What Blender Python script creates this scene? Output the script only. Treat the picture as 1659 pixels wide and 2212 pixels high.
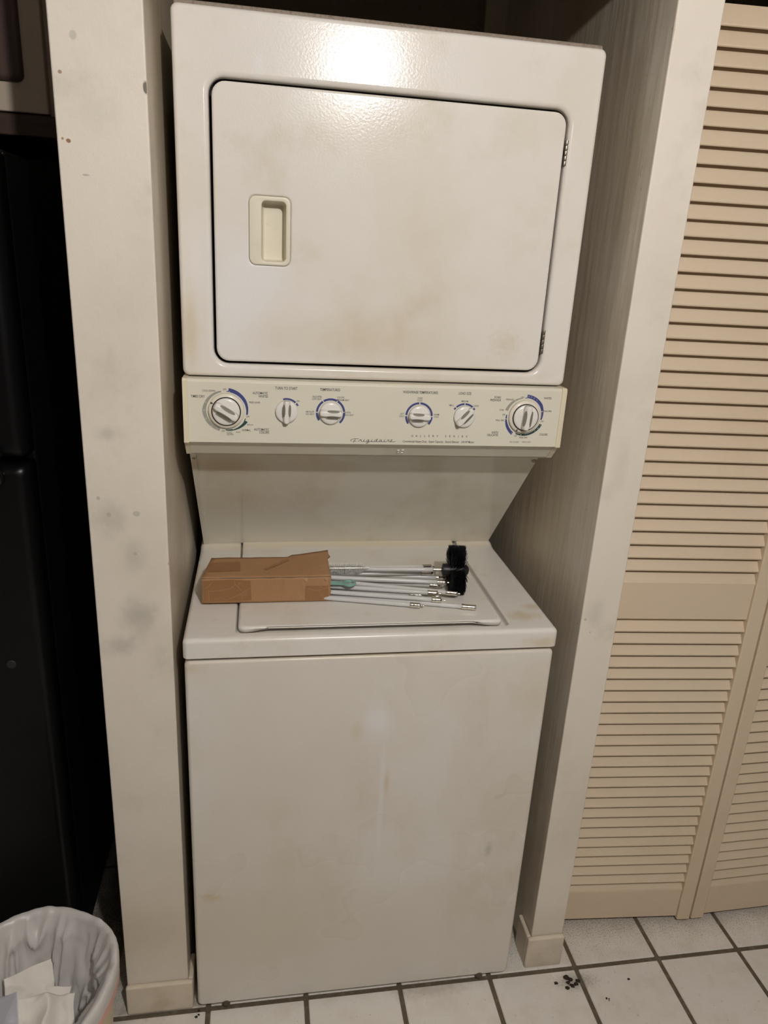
import bpy, bmesh, math, random
from mathutils import Vector, Matrix, noise
random.seed(7)
R = math.radians
scene = bpy.context.scene
for o in list(bpy.data.objects): bpy.data.objects.remove(o, do_unlink=True)
COL = scene.collection

# ------------------------------------------------------------------ camera, world, lamp, exposure
IW, IH, FPX = 1659.0, 2212.0, 1577.14
CAM = Vector((0.13114, -1.17764, 1.55096))
RT = Vector((0.986106, -0.157398, 0.053112))
UP = Vector((0.001707, 0.329309, 0.944221))
BK = Vector((-0.166109, -0.931011, 0.325002))
cd = bpy.data.cameras.new('camera'); cam = bpy.data.objects.new('camera', cd); COL.objects.link(cam)
cam.matrix_world = Matrix(((RT.x, UP.x, BK.x, CAM.x), (RT.y, UP.y, BK.y, CAM.y), (RT.z, UP.z, BK.z, CAM.z), (0, 0, 0, 1)))
cd.sensor_fit = 'VERTICAL'; cd.sensor_height = 24.0; cd.lens = FPX / IH * 24.0
cd.clip_start = 0.02
scene.camera = cam
world = bpy.data.worlds.new('world'); scene.world = world; world.use_nodes = True
world.node_tree.nodes['Background'].inputs[0].default_value = (0, 0, 0, 1)
LAMP = Vector((0.472, -1.45, 2.178))
LAMP_POWER = 63.0
LAMP_COLOR = (1.0, 0.962, 0.925)
vs = scene.view_settings
vs.view_transform = 'Standard'; vs.look = 'None'; vs.gamma = 1.0; vs.use_curve_mapping = False
vs.exposure = 0.0

# measured place (metres): x right, y into the alcove, z up
W = 0.686
Y_DRY, Y_CON, Z_DB, Z_DT, Z_CT, Z_CB = 0.1078, 0.0881, 1.3488, 1.8932, 1.3465, 1.2378
Z_AT, Z_AB, Z_FT = 0.9041, 0.8653, 0.8574
PLX0, PLX1, YPL = -0.1501, -0.0243, 0.0168
PRX0, PRX1, YPR = 0.7497, 0.8265, 0.0242
CEIL, Y_BACK = 2.36, 0.93

def ray(px, py): return -BK * FPX + RT * (px - IW / 2) - UP * (py - IH / 2)
def at_y(px, py, y):      # the point of the place at depth y that the measured pixel belongs to
    d = ray(px, py); return CAM + d * ((y - CAM.y) / d.y)
def at_z(px, py, z):
    d = ray(px, py); return CAM + d * ((z - CAM.z) / d.z)

# ------------------------------------------------------------------ materials
def lin(r, g, b):
    f = lambda c: (c / 255 / 12.92) if c / 255 <= .04045 else ((c / 255 + .055) / 1.055) ** 2.4
    return (f(r), f(g), f(b), 1)
def mat(name, base, rough=.5, metal=0, mott=(), bump=None, coat=0, trans=0, spec=.5, alpha=1, sss=0, rvar=None, ior=1.45, tl=0, spots=()):
    m = bpy.data.materials.new(name); m.use_nodes = True
    nt = m.node_tree; N = nt.nodes; L = nt.links; b = N['Principled BSDF']
    c4 = base if len(base) == 4 else (*base, 1)
    b.inputs['Base Color'].default_value = c4
    b.inputs['Roughness'].default_value = rough; b.inputs['Metallic'].default_value = metal
    b.inputs['Specular IOR Level'].default_value = spec; b.inputs['IOR'].default_value = ior
    b.inputs['Coat Weight'].default_value = coat; b.inputs['Coat Roughness'].default_value = .12
    b.inputs['Transmission Weight'].default_value = trans
    if sss:
        b.inputs['Subsurface Weight'].default_value = sss; b.inputs['Subsurface Scale'].default_value = .01
    geo = N.new('ShaderNodeNewGeometry'); pos = geo.outputs['Position']
    cur = None
    for i, (sc, col, lo, hi, amt, stretch) in enumerate(mott):
        mp = N.new('ShaderNodeMapping'); mp.inputs['Scale'].default_value = stretch
        mp.inputs['Location'].default_value = (3.1 * i + 1.7, 5.3 * i, 2.2 * i)
        L.new(pos, mp.inputs['Vector'])
        n = N.new('ShaderNodeTexNoise'); n.inputs['Scale'].default_value = sc; n.inputs['Detail'].default_value = 5
        n.inputs['Roughness'].default_value = .62
        L.new(mp.outputs[0], n.inputs['Vector'])
        mr = N.new('ShaderNodeMapRange'); mr.interpolation_type = 'SMOOTHSTEP'; mr.inputs[1].default_value = lo - (.06 if sc < 20 else 0); mr.inputs[2].default_value = hi
        mr.inputs[3].default_value = 0; mr.inputs[4].default_value = amt
        L.new(n.outputs[0], mr.inputs[0])
        mx = N.new('ShaderNodeMix'); mx.data_type = 'RGBA'
        if cur is None: mx.inputs[6].default_value = c4
        else: L.new(cur, mx.inputs[6])
        mx.inputs[7].default_value = col if len(col) == 4 else (*col, 1)
        L.new(mr.outputs[0], mx.inputs[0]); cur = mx.outputs[2]
    for (c_, r_, col, amt, nsc, namp) in spots:
        soft = 1 if max(r_[0], r_[2]) > .009 else 0      # stains with a place and a shape of their own
        mp = N.new('ShaderNodeMapping'); mp.vector_type = 'TEXTURE'
        mp.inputs['Location'].default_value = c_; mp.inputs['Scale'].default_value = r_
        L.new(pos, mp.inputs['Vector'])
        ln = N.new('ShaderNodeVectorMath'); ln.operation = 'LENGTH'; L.new(mp.outputs[0], ln.inputs[0])
        n = N.new('ShaderNodeTexNoise'); n.inputs['Scale'].default_value = nsc; n.inputs['Detail'].default_value = 4; L.new(pos, n.inputs['Vector'])
        ad = N.new('ShaderNodeMath'); ad.operation = 'MULTIPLY_ADD'; ad.inputs[1].default_value = namp; L.new(n.outputs[0], ad.inputs[0]); L.new(ln.outputs['Value'], ad.inputs[2])
        mr = N.new('ShaderNodeMapRange'); mr.interpolation_type = 'SMOOTHSTEP'
        mr.inputs[1].default_value = (1.15 if soft < .5 else 1.5) + namp * .5; mr.inputs[2].default_value = (.75 if soft < .5 else .1) + namp * .45; mr.inputs[3].default_value = 0; mr.inputs[4].default_value = amt
        L.new(ad.outputs[0], mr.inputs[0])
        mx = N.new('ShaderNodeMix'); mx.data_type = 'RGBA'
        if cur is None: mx.inputs[6].default_value = c4
        else: L.new(cur, mx.inputs[6])
        mx.inputs[7].default_value = (*col, 1); L.new(mr.outputs[0], mx.inputs[0]); cur = mx.outputs[2]
    if cur is not None: L.new(cur, b.inputs['Base Color'])
    if bump:
        prev = None
        for (sc, st, dist, stretch) in bump:
            mp = N.new('ShaderNodeMapping'); mp.inputs['Scale'].default_value = stretch; L.new(pos, mp.inputs['Vector'])
            n = N.new('ShaderNodeTexNoise'); n.inputs['Scale'].default_value = sc; n.inputs['Detail'].default_value = 3
            L.new(mp.outputs[0], n.inputs['Vector'])
            bp = N.new('ShaderNodeBump'); bp.inputs['Strength'].default_value = st; bp.inputs['Distance'].default_value = dist
            L.new(n.outputs[0], bp.inputs['Height'])
            if prev: L.new(prev, bp.inputs['Normal'])
            prev = bp.outputs[0]
        L.new(prev, b.inputs['Normal'])
        if coat: L.new(prev, b.inputs['Coat Normal'])
    if rvar:
        n = N.new('ShaderNodeTexNoise'); n.inputs['Scale'].default_value = rvar[0]; L.new(pos, n.inputs['Vector'])
        mr = N.new('ShaderNodeMapRange'); mr.inputs[3].default_value = rvar[1]; mr.inputs[4].default_value = rvar[2]
        mr.inputs[1].default_value = .3; mr.inputs[2].default_value = .7
        L.new(n.outputs[0], mr.inputs[0]); L.new(mr.outputs[0], b.inputs['Roughness'])
    if tl:     # thin translucent sheet
        t = N.new('ShaderNodeBsdfTranslucent'); t.inputs[0].default_value = c4
        ms = N.new('ShaderNodeMixShader'); ms.inputs[0].default_value = tl
        out = N['Material Output']
        L.new(b.outputs[0], ms.inputs[1]); L.new(t.outputs[0], ms.inputs[2]); L.new(ms.outputs[0], out.inputs[0])
    return m
I3 = (1, 1, 1)
def sp(px, py, y, rx, rz, col, amt=.6, nsc=14, namp=.9): return (at_y(px, py, y), (rx, .05, rz), col, amt, nsc, namp)
TAN, TAN2, GREY, PALE, DK = (.58, .47, .29), (.62, .53, .37), (.44, .42, .36), (.80, .79, .79), (.05, .035, .02)
M = {}
enamel_dirt = ((2.2, (.66, .58, .45), .48, .72, .55, I3), (7, (.60, .52, .38), .56, .80, .5, I3), (160, (.33, .27, .2), .70, .80, .5, I3))
M['enamel'] = mat('white_enamel', (.77, .735, .685), .22, mott=enamel_dirt, bump=((260, .11, .0012, I3), (1100, .07, .0006, I3)), rvar=(5, .14, .21), spec=.25,
    spots=(sp(505, 660, Y_DRY, .052, .115, PALE, .9, 9, .7), sp(560, 600, Y_DRY, .045, .05, PALE, .8, 12, .8), sp(430, 560, Y_DRY, .03, .09, PALE, .5, 9, .6), sp(1090, 740, Y_DRY, .03, .025, TAN2, .45, 110, 2.0), sp(760, 730, Y_DRY, .16, .04, TAN2, .35, 10, .9), sp(412, 720, Y_DRY, .012, .07, TAN2, .5, 20, .7), sp(560, 135, Y_DRY, .008, .018, PALE, .6, 30, .4)))
M['enamel_low'] = mat('white_enamel_grimy', (.745, .715, .665), .34, mott=((1.8, (.66, .60, .50), .42, .70, .6, I3), (5, (.60, .52, .39), .54, .78, .5, (1, 1, .55)), (120, (.36, .30, .22), .69, .80, .6, I3)), bump=((300, .10, .001, I3),), rvar=(4, .22, .40),
    spots=(sp(818, 1560, 0, .028, .042, PALE, .8, 30, 1.0), sp(822, 1740, 0, .006, .16, PALE, .45, 20, .8), sp(835, 1690, 0, .006, .03, TAN, .5, 40, .8), sp(772, 1580, 0, .014, .02, TAN2, .4, 60, 1.2), sp(455, 1940, 0, .024, .012, TAN, .6, 80, 1.6), sp(410, 1445, 0, .02, .012, TAN2, .6, 30, .8), sp(850, 1412, 0, .34, .008, TAN2, .7, 14, .5), sp(1150, 1500, 0, .05, .07, TAN2, .4, 30, 1.3), sp(1055, 1835, 0, .008, .02, GREY, .6, 120, 1.2), sp(650, 2020, 0, .5, .12, (.64, .57, .44), .4, 8, .5), sp(560, 1700, 0, .10, .16, TAN2, .22, 10, .9)))
M['deck'] = mat('deck_enamel', (.765, .735, .69), .26, mott=((6, (.66, .60, .49), .52, .75, .5, I3), (18, (.60, .52, .37), .62, .80, .5, I3), (190, (.25, .20, .15), .70, .80, .6, I3)), bump=((330, .07, .001, I3),),
    spots=((at_z(1130, 1330, Z_AT), (.035, .02, .05), TAN2, .8, 60, 1.2), (at_z(1150, 1310, Z_AT), (.022, .014, .05), TAN, .6, 50, .9), (at_y(1175, 1385, 0), (.05, .03, .014), TAN, .6, 50, 1.0), ((.34, .425, Z_AT), (.5, .016, .05), (.66, .57, .40), .7, 22, .6), (at_z(450, 1240, Z_AT), (.05, .06, .05), TAN2, .5, 18, .9)))
M['backsplash'] = mat('backsplash_enamel', (.76, .735, .64), .07, mott=((7, (.64, .57, .43), .5, .75, .55, (1, .6, 1)), (150, (.3, .25, .18), .71, .8, .5, I3)), bump=((250, .015, .0005, I3),),
    spots=((at_y(480, 1005, .21), (.08, .06, .03), TAN, .5, 16, .8), (at_y(500, 1090, .27), (.08, .1, .06), TAN2, .4, 24, 1.2)))
M['console'] = mat('console_plastic', (.73, .70, .59), .38, mott=((4, (.66, .60, .47), .5, .75, .5, I3), (220, (.4, .33, .22), .72, .8, .4, I3)))
M['cap'] = mat('console_end_plastic', (.74, .67, .50), .42, mott=((30, (.55, .42, .26), .55, .8, .5, (1, 1, .3)),))
M['knob'] = mat('knob_plastic', (.78, .73, .62), .28, mott=((60, (.62, .53, .37), .55, .8, .5, I3),), coat=.3)
M['knob_white'] = mat('knob_white_plastic', (.80, .78, .73), .25, mott=((60, (.66, .58, .44), .58, .8, .45, I3),), coat=.3)
M['grey_inset'] = mat('grey_plastic', (.24, .23, .19), .45)
M['black'] = mat('black_plastic', (.012, .011, .010), .4)
M['ink'] = mat('printed_dark_ink', (.06, .055, .045), .6)
M['ink_blue'] = mat('printed_blue_ink', (.055, .07, .24), .5)
M['ink_green'] = mat('printed_green_ink', (.022, .065, .062), .5)
M['ink_grey'] = mat('printed_grey_ink', (.34, .33, .28), .5)
M['ink_light'] = mat('printed_light_ink', (.62, .60, .52), .5)
M['handle'] = mat('handle_plastic', (.72, .67, .54), .40, mott=((40, (.55, .47, .32), .55, .8, .5, I3),))
M['chrome'] = mat('worn_metal', (.42, .38, .31), .35, metal=1, mott=((180, (.12, .09, .06), .58, .72, .6, I3),))
M['steel'] = mat('bright_steel', (.72, .68, .60), .20, metal=1)
M['dust'] = mat('dusty_metal', (.30, .25, .20), .9, mott=((200, (.15, .11, .08), .45, .7, .7, I3),))
M['dark'] = mat('dark_void_metal', (.05, .045, .04), .7)
wall_mott = ((2.5, (.58, .52, .42), .48, .74, .5, I3), (9, (.47, .43, .34), .60, .82, .45, I3), (150, (.3, .22, .14), .73, .80, .6, I3))
pspots = [sp(px, py, YPL, rx, rz, col, amt, nsc, na) for px, py, rx, rz, col, amt, nsc, na in (
    (300, 1330, .030, .035, GREY, 0.61, 45, 1.2), (258, 1395, .035, .02, GREY, 0.51, 45, 1.2), (235, 1120, .03, .03, GREY, 0.46, 45, 1.2), (230, 935, .02, .012, GREY, 0.46, 45, 1.2), (290, 1200, .02, .03, GREY, 0.36, 45, 1.2),
    (157, 75, .005, .006, GREY, .5, 30, .4), (205, 232, .03, .035, GREY, 0.18, 45, 1.6), (295, 1110, .006, .005, GREY, .6, 60, .5), (340, 2010, .30, .095, (.60, .52, .39), .55, 12, .35), (1190, 2010, .30, .06, (.62, .53, .40), .35, 12, .4),
    (148, 304, .0035, .003, (.25, .12, .04), .9, 90, .5), (135, 299, .0018, .0018, (.3, .16, .06), .8, 90, .3), (129, 155, .0028, .0026, (.3, .17, .07), .8, 90, .4), (314.5, 190, .004, .008, DK, .85, 120, .7), (186, 378, .005, .0015, GREY, .8, 90, .4), (365, 1218, .0015, .004, DK, .8, 120, .4),
    (235, 1112, .004, .0045, GREY, .7, 60, .3), (212, 1076, .003, .0035, GREY, .7, 60, .3), (292, 1196, .003, .003, GREY, .7, 60, .3),
    (1345, 1010, .014, .05, GREY, 0.24, 45, 1.6), (1290, 1330, .02, .03, GREY, 0.36, 45, 1.2), (1460, 60, .003, .02, DK, .8, 120, .9), (1248, 1343, .002, .008, DK, .85, 120, .4), (1268, 1342, .003, .003, GREY, .8, 60, .4), (1278, 1370, .002, .002, GREY, .8, 60, .4))]
M['wall'] = mat('painted_wall', (.78, .715, .625), .5, mott=wall_mott, bump=((60, .25, .0015, I3), (420, .18, .0006, I3)), spots=pspots)
M['wall_in'] = mat('painted_wall_grimy', (.76, .70, .60), .40, mott=((3, (.60, .51, .38), .42, .66, .75, (1, 1, .22)), (26, (.44, .35, .23), .52, .82, .5, (1, 1, .12)), (120, (.86, .82, .74), .70, .76, .4, (1, 1, .08)), (2.2, (.52, .43, .30), .50, .62, .5, (1, 1, .8)), (90, (.16, .11, .06), .66, .76, .6, (1, 1, .5))), bump=((40, .45, .003, (1, 1, .12)), (300, .15, .0006, I3)))
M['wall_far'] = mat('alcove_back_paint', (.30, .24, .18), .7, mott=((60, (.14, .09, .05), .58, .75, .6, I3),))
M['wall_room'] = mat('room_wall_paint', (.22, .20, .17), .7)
M['baseboard'] = mat('baseboard_paint', (.70, .62, .50), .5, mott=((14, (.46, .37, .25), .5, .8, .6, I3),), bump=((90, .2, .001, I3),))
M['ceil'] = mat('ceiling_paint', (.40, .375, .34), .9)
M['grout'] = mat('dirty_grout', (.125, .10, .07), .95, mott=((60, (.20, .17, .12), .45, .7, .7, I3),), bump=((400, .5, .001, I3),))
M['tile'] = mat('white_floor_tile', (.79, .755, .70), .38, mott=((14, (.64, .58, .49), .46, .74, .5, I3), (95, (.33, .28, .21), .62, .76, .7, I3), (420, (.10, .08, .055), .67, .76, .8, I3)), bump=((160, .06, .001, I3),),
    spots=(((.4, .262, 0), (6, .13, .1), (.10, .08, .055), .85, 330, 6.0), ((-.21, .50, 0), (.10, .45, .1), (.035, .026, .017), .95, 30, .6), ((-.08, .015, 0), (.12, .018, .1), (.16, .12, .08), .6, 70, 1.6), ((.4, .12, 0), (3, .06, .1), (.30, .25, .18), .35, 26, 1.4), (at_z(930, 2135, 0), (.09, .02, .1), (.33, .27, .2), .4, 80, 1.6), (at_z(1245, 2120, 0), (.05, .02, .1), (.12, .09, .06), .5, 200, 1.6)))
M['door'] = mat('cream_door_paint', (.705, .58, .432), .55, mott=((4, (.63, .50, .35), .5, .75, .5, I3), (60, (.55, .42, .27), .62, .82, .5, (1, 1, 3))), bump=((90, .15, .0006, (.15, 1, 3)),))
M['fridge'] = mat('black_fridge_skin', (.004, .004, .0045), .32, bump=((900, .12, .0005, I3),), spec=.25)
M['fridge_badge'] = mat('dull_dark_badge', (.02, .02, .02), .5)
M['fridge_trim'] = mat('black_fridge_trim', (.006, .006, .006), .12)
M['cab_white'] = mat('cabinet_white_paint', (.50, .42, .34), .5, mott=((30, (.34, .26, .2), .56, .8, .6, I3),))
M['cab_brown'] = mat('cabinet_brown_panel', (.085, .05, .042), .5, mott=((40, (.05, .03, .025), .4, .7, .6, (1, 1, .1)),))
M['cab_dark'] = mat('dark_brown_wood', (.05, .026, .016), .5, mott=((60, (.02, .01, .007), .4, .7, .6, (.1, 1, 1)),))
M['card'] = mat('brown_cardboard', (.39, .215, .102), .85, mott=((9, (.46, .27, .14), .45, .75, .6, I3), (120, (.28, .14, .065), .5, .8, .45, (1, 1, .2))), bump=((140, .12, .0008, (.4, 1, 1)), (25, .2, .002, I3)))
M['card_in'] = mat('cardboard_raw_edge', (.22, .15, .09), .95)
M['tape'] = mat('packing_tape', (.30, .145, .058), .28, mott=((60, (.40, .24, .13), .55, .75, .6, (1, .3, 1)),), bump=((60, .25, .001, (1, .3, 1)),))
M['tape_clear'] = mat('creased_tape', (.44, .30, .18), .35)
M['nylon'] = mat('translucent_nylon', (.84, .84, .83), .20, tl=.30)
M['bristle'] = mat('black_bristle', (.006, .006, .008), .45)
M['hub'] = mat('black_hub_plastic', (.012, .012, .014), .4)
M['green'] = mat('green_handle_plastic', (.22, .40, .34), .35)
M['white_bristle'] = mat('white_bristle', (.75, .74, .70), .5)
M['bag'] = mat('white_bin_bag', (.80, .775, .76), .32, tl=.28, bump=((34, .45, .004, (1, 1, .35)), (120, .22, .0015, I3)))
M['bin'] = mat('beige_bin_plastic', (.60, .50, .33), .45)
M['pink'] = mat('pink_drawstring', (.68, .36, .29), .4)
M['tissue'] = mat('paper_towel', (.88, .84, .77), .95, tl=.12, bump=((160, .5, .001, (1, .3, 1)),))
M['plastic_grey'] = mat('grey_blue_film', (.47, .47, .52), .22, bump=((30, .4, .004, I3),))
M['dirt'] = mat('black_crumb', (.035, .027, .02), .95)
M['bulb'] = mat('lamp_glass', (.9, .9, .88), .4)
M['rubber'] = mat('foot_rubber', (.10, .08, .05), .8)

# ------------------------------------------------------------------ builders
def tag(o, label, cat=None, group=None, kind=None):
    o['label'] = label
    if cat: o['category'] = cat
    if group: o['group'] = group
    if kind: o['kind'] = kind
    return o
def empty(name, loc, rz=0):
    o = bpy.data.objects.new(name, None); COL.objects.link(o); o.empty_display_size = .05
    o.location = loc; o.rotation_euler = (0, 0, rz)
    return o
ROOTLOC = {}
def finish(name, me, m, parent=None, smooth=True, wn=True, local=False):
    if m is not None: me.materials.append(M[m] if isinstance(m, str) else m)
    for p in me.polygons: p.use_smooth = smooth
    o = bpy.data.objects.new(name, me); COL.objects.link(o)
    if parent is not None:
        o.parent = parent
        if not local and parent.type == 'EMPTY': o.matrix_parent_inverse = Matrix.Translation(-parent.location)
    if smooth and wn:
        w = o.modifiers.new('wn', 'WEIGHTED_NORMAL'); w.keep_sharp = False; w.weight = 90
    return o
def from_bm(name, bm, m, parent=None, smooth=True, wn=True, local=False, normals=True):
    if normals: bmesh.ops.recalc_face_normals(bm, faces=bm.faces)
    me = bpy.data.meshes.new(name); bm.to_mesh(me); bm.free()
    return finish(name, me, m, parent, smooth, wn, local)
def add_box(bm, x0, x1, y0, y1, z0, z1, bev=0, seg=2):
    r = bmesh.ops.create_cube(bm, size=1)
    vsx = r['verts']
    for v in vsx:
        v.co = Vector(((x0 + x1) / 2 + v.co.x * (x1 - x0), (y0 + y1) / 2 + v.co.y * (y1 - y0), (z0 + z1) / 2 + v.co.z * (z1 - z0)))
    if bev:
        es = list({e for v in vsx for e in v.link_edges})
        bmesh.ops.bevel(bm, geom=es, offset=bev, segments=seg, affect='EDGES', profile=.5)
def box(name, x0, x1, y0, y1, z0, z1, m, parent=None, bev=0, seg=2, local=False):
    bm = bmesh.new(); add_box(bm, x0, x1, y0, y1, z0, z1, bev, seg)
    return from_bm(name, bm, m, parent, smooth=bev > 0, local=local)
def rrect(a0, a1, b0, b1, r, n=6):
    pts = []
    for (ca, cb, s) in ((a1 - r, b1 - r, 0), (a0 + r, b1 - r, 90), (a0 + r, b0 + r, 180), (a1 - r, b0 + r, 270)):
        for i in range(n + 1):
            t = R(s + 90 * i / n); pts.append((ca + r * math.cos(t), cb + r * math.sin(t)))
    return pts
def add_loft(bm, loops, cap0=False, cap1=False, closed=True):
    rows = [[bm.verts.new(p) for p in lp] for lp in loops]
    n = len(rows[0])
    for a, b in zip(rows, rows[1:]):
        for i in range(n if closed else n - 1):
            j = (i + 1) % n
            try: bm.faces.new((a[i], a[j], b[j], b[i]))
            except ValueError: pass
    if cap0: bm.faces.new(rows[0])
    if cap1: bm.faces.new(list(reversed(rows[-1])))
    return rows
def loft_xz(loops2d): return [[(a, y, b) for a, b in pts] for y, pts in loops2d]
def loft_xy(loops2d): return [[(a, b, z) for a, b in pts] for z, pts in loops2d]
def prism_x(name, poly, x0, x1, m, parent=None, bev=0):
    bm = bmesh.new()
    add_loft(bm, [[(x0, y, z) for y, z in poly], [(x1, y, z) for y, z in poly]], True, True)
    if bev: bmesh.ops.bevel(bm, geom=list(bm.edges), offset=bev, segments=2, affect='EDGES', profile=.5)
    return from_bm(name, bm, m, parent, smooth=bev > 0)
def frame_of(d):
    d = d.normalized(); a = Vector((0, 0, 1)) if abs(d.z) < .9 else Vector((1, 0, 0))
    u = d.cross(a).normalized(); return u, d.cross(u).normalized()
def add_tube(bm, pts, rad, n=10, caps=True):
    pts = [Vector(p) for p in pts]; loops = []
    for i, p in enumerate(pts):
        d = (pts[min(i + 1, len(pts) - 1)] - pts[max(i - 1, 0)])
        if i == 0: u, v = frame_of(d)
        else:
            u = (u - d.normalized() * u.dot(d.normalized())).normalized(); v = d.normalized().cross(u)
        r = rad[i] if isinstance(rad, (list, tuple)) else rad
        loops.append([p + (u * math.cos(2 * math.pi * k / n) + v * math.sin(2 * math.pi * k / n)) * r for k in range(n)])
    add_loft(bm, loops, caps, caps)
def add_lathe(bm, c, axis, prof, n=32, caps=True):       # prof: (radius, height along axis)
    u, v = frame_of(axis); ax = axis.normalized()
    loops = [[Vector(c) + ax * h + (u * math.cos(2 * math.pi * k / n) + v * math.sin(2 * math.pi * k / n)) * max(r, 1e-5) for k in range(n)] for r, h in prof]
    add_loft(bm, loops, caps, caps)
def arcs(r, a0, a1, n=3): return [(r * math.cos(R(a0 + (a1 - a0) * i / n)), r * math.sin(R(a0 + (a1 - a0) * i / n))) for i in range(n + 1)]

# ------------------------------------------------------------------ the setting
XL, XR, YF = -2.3, 2.6, -4.2
o = box('ceiling', XL, XR, YF, Y_BACK, CEIL, CEIL + .05, 'ceil'); tag(o, 'plain white ceiling over the kitchen and laundry alcove', kind='structure')
o = box('wall_left', XL - .05, XL, YF, Y_BACK, 0, CEIL, 'wall_room'); tag(o, 'off-white side wall beyond the black fridge', kind='structure')
o = box('wall_right', XR, XR + .05, YF, Y_BACK, 0, CEIL, 'wall_room'); tag(o, 'off-white side wall past the louvered doors', kind='structure')
o = box('wall_front', XL, XR, YF - .05, YF, 0, CEIL, 'wall_room'); tag(o, 'off-white wall opposite the laundry alcove', kind='structure')
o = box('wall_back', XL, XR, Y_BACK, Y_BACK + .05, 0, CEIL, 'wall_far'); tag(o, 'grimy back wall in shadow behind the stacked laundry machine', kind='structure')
def partition(name, x0, x1, y0, inner_left):
    bm = bmesh.new(); add_box(bm, x0, x1, y0, Y_BACK, 0, CEIL, .003, 2)
    ob = from_bm(name, bm, 'wall')
    ob.data.materials.append(M['wall_in'])
    for p in ob.data.polygons:
        if abs(p.normal.x) > .9 and ((p.normal.x > 0) == inner_left): p.material_index = 1
    return ob
o = partition('wall_partition_left', PLX0, PLX1, YPL, True); tag(o, 'smudged cream wall end between the black fridge and the laundry machine', kind='structure')
o = partition('wall_partition_right', PRX0, PRX1, YPR, False); tag(o, 'cream wall end between the laundry machine and the louvered doors', kind='structure')
def baseboard(name, x0, x1, y0, h, side, lab):
    bm = bmesh.new()
    add_box(bm, x0, x1, y0 - .012, y0, 0, h, .004, 2)
    sx = (x1, ) if side > 0 else (x0, )
    if side > 0: add_box(bm, x1 - .010, x1 + .0, y0 - .001, y0 + .06, 0, h, .003, 2)
    else: add_box(bm, x0, x0 + .010, y0 - .001, y0 + .06, 0, h, .003, 2)
    return tag(from_bm(name, bm, 'baseboard'), lab, kind='structure')
baseboard('baseboard_left', PLX0 - .002, PLX1 + .010, YPL, .077, 1, 'low painted baseboard at the foot of the wall end beside the fridge')
baseboard('baseboard_right', PRX0 - .011, PRX1 + .001, YPR, .088, -1, 'low painted baseboard at the foot of the wall end beside the louvered doors')
# back board of the alcove stops short of the corner
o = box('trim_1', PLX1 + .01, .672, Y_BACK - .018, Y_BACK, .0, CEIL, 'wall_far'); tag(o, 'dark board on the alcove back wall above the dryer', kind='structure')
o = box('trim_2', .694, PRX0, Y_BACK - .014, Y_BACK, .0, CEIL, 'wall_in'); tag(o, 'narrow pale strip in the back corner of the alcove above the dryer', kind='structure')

o = box('trim_6', PLX1, PRX0, .03, .11, 2.035, CEIL, 'wall'); tag(o, 'painted header across the top of the laundry alcove', kind='structure')
# floor: grout bed with single tiles
TP, TX, TY, G = .2112, .0164, .0022, .0105
floor = box('floor', XL, XR, YF, Y_BACK, -.06, -.0025, 'grout'); tag(floor, 'white square floor tiles with dark dirty grout', kind='structure')
def tile_mesh(x0, x1, y0, y1):
    bm = bmesh.new(); add_box(bm, x0, x1, y0, y1, -.006, 0, .0018, 1)
    bmesh.ops.recalc_face_normals(bm, faces=bm.faces)
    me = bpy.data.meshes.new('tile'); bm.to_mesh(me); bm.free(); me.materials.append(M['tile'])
    return me
base_tile = tile_mesh(G / 2, TP - G / 2, G / 2, TP - G / 2)
rest = bmesh.new()
for i in range(int((XL - TX) / TP), int((XR - TX) / TP) + 1):
    for j in range(int((YF - TY) / TP), int((Y_BACK - TY) / TP)):
        x, y = TX + i * TP, TY + j * TP
        if x < XL or x + TP > XR or y < YF: continue
        if -3 <= i <= 7 and -3 <= j <= 0:
            t = bpy.data.objects.new('tile', base_tile); COL.objects.link(t); t.parent = floor
            t.location = (x, y, random.uniform(-.0004, .0003))
        else: add_box(rest, x + G / 2, x + TP - G / 2, y + G / 2, y + TP - G / 2, -.006, 0)
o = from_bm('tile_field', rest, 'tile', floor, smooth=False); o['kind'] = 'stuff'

# louvered bifold doors: each an own rigid panel
SP = .0291
def slat_mesh(w):
    bm = bmesh.new()
    prof = [(.0022, -.0012), (.0040, -.0026), (.0062, -.0012), (.0262, .0315), (.0268, .0350), (.0245, .0355), (.0018, .0012)]
    add_loft(bm, [[(0, y, z) for y, z in prof], [(w, y, z) for y, z in prof]], True, True)
    bmesh.ops.recalc_face_normals(bm, faces=bm.faces)
    me = bpy.data.meshes.new('slat'); bm.to_mesh(me); bm.free(); me.materials.append(M['door'])
    return me
def louver_door(name, p0, p1, top, label):
    p0 = Vector(p0); p1 = Vector(p1); d = p1 - p0; wd = d.length
    root = empty(name, p0, math.atan2(d.y, d.x)); tag(root, label, kind='structure')
    S, TH = .034, .029
    for nm, a, b in (('stile', 0, S), ('stile', wd - S, wd)):
        box(nm, a, b, -.003, TH, -.006, top, 'door', root, .003, 2, local=True)
    box('bottom_rail', S, wd - S, .002, TH - .002, .002, .090, 'door', root, .0015, 1, local=True)
    box('middle_rail', S, wd - S, .002, TH - .002, .841, .9275, 'door', root, .0015, 1, local=True)
    box('top_rail', S, wd - S, .002, TH - .002, top - .09, top, 'door', root, .0015, 1, local=True)
    sm = slat_mesh(wd - 2 * S)
    zs = [.0845 + .0005 + SP * k for k in range(26) if .0845 + SP * k < .822] + [.925 + .02965 * k for k in range(60) if .925 + .02965 * k < top - .115]
    for z in zs:
        s = bpy.data.objects.new('slat', sm); COL.objects.link(s); s.parent = root
        s.location = (S, 0, z + random.uniform(-.0005, .0005)); s.rotation_euler.x = random.uniform(-.012, .012)
    return root
DZ = .016
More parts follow.
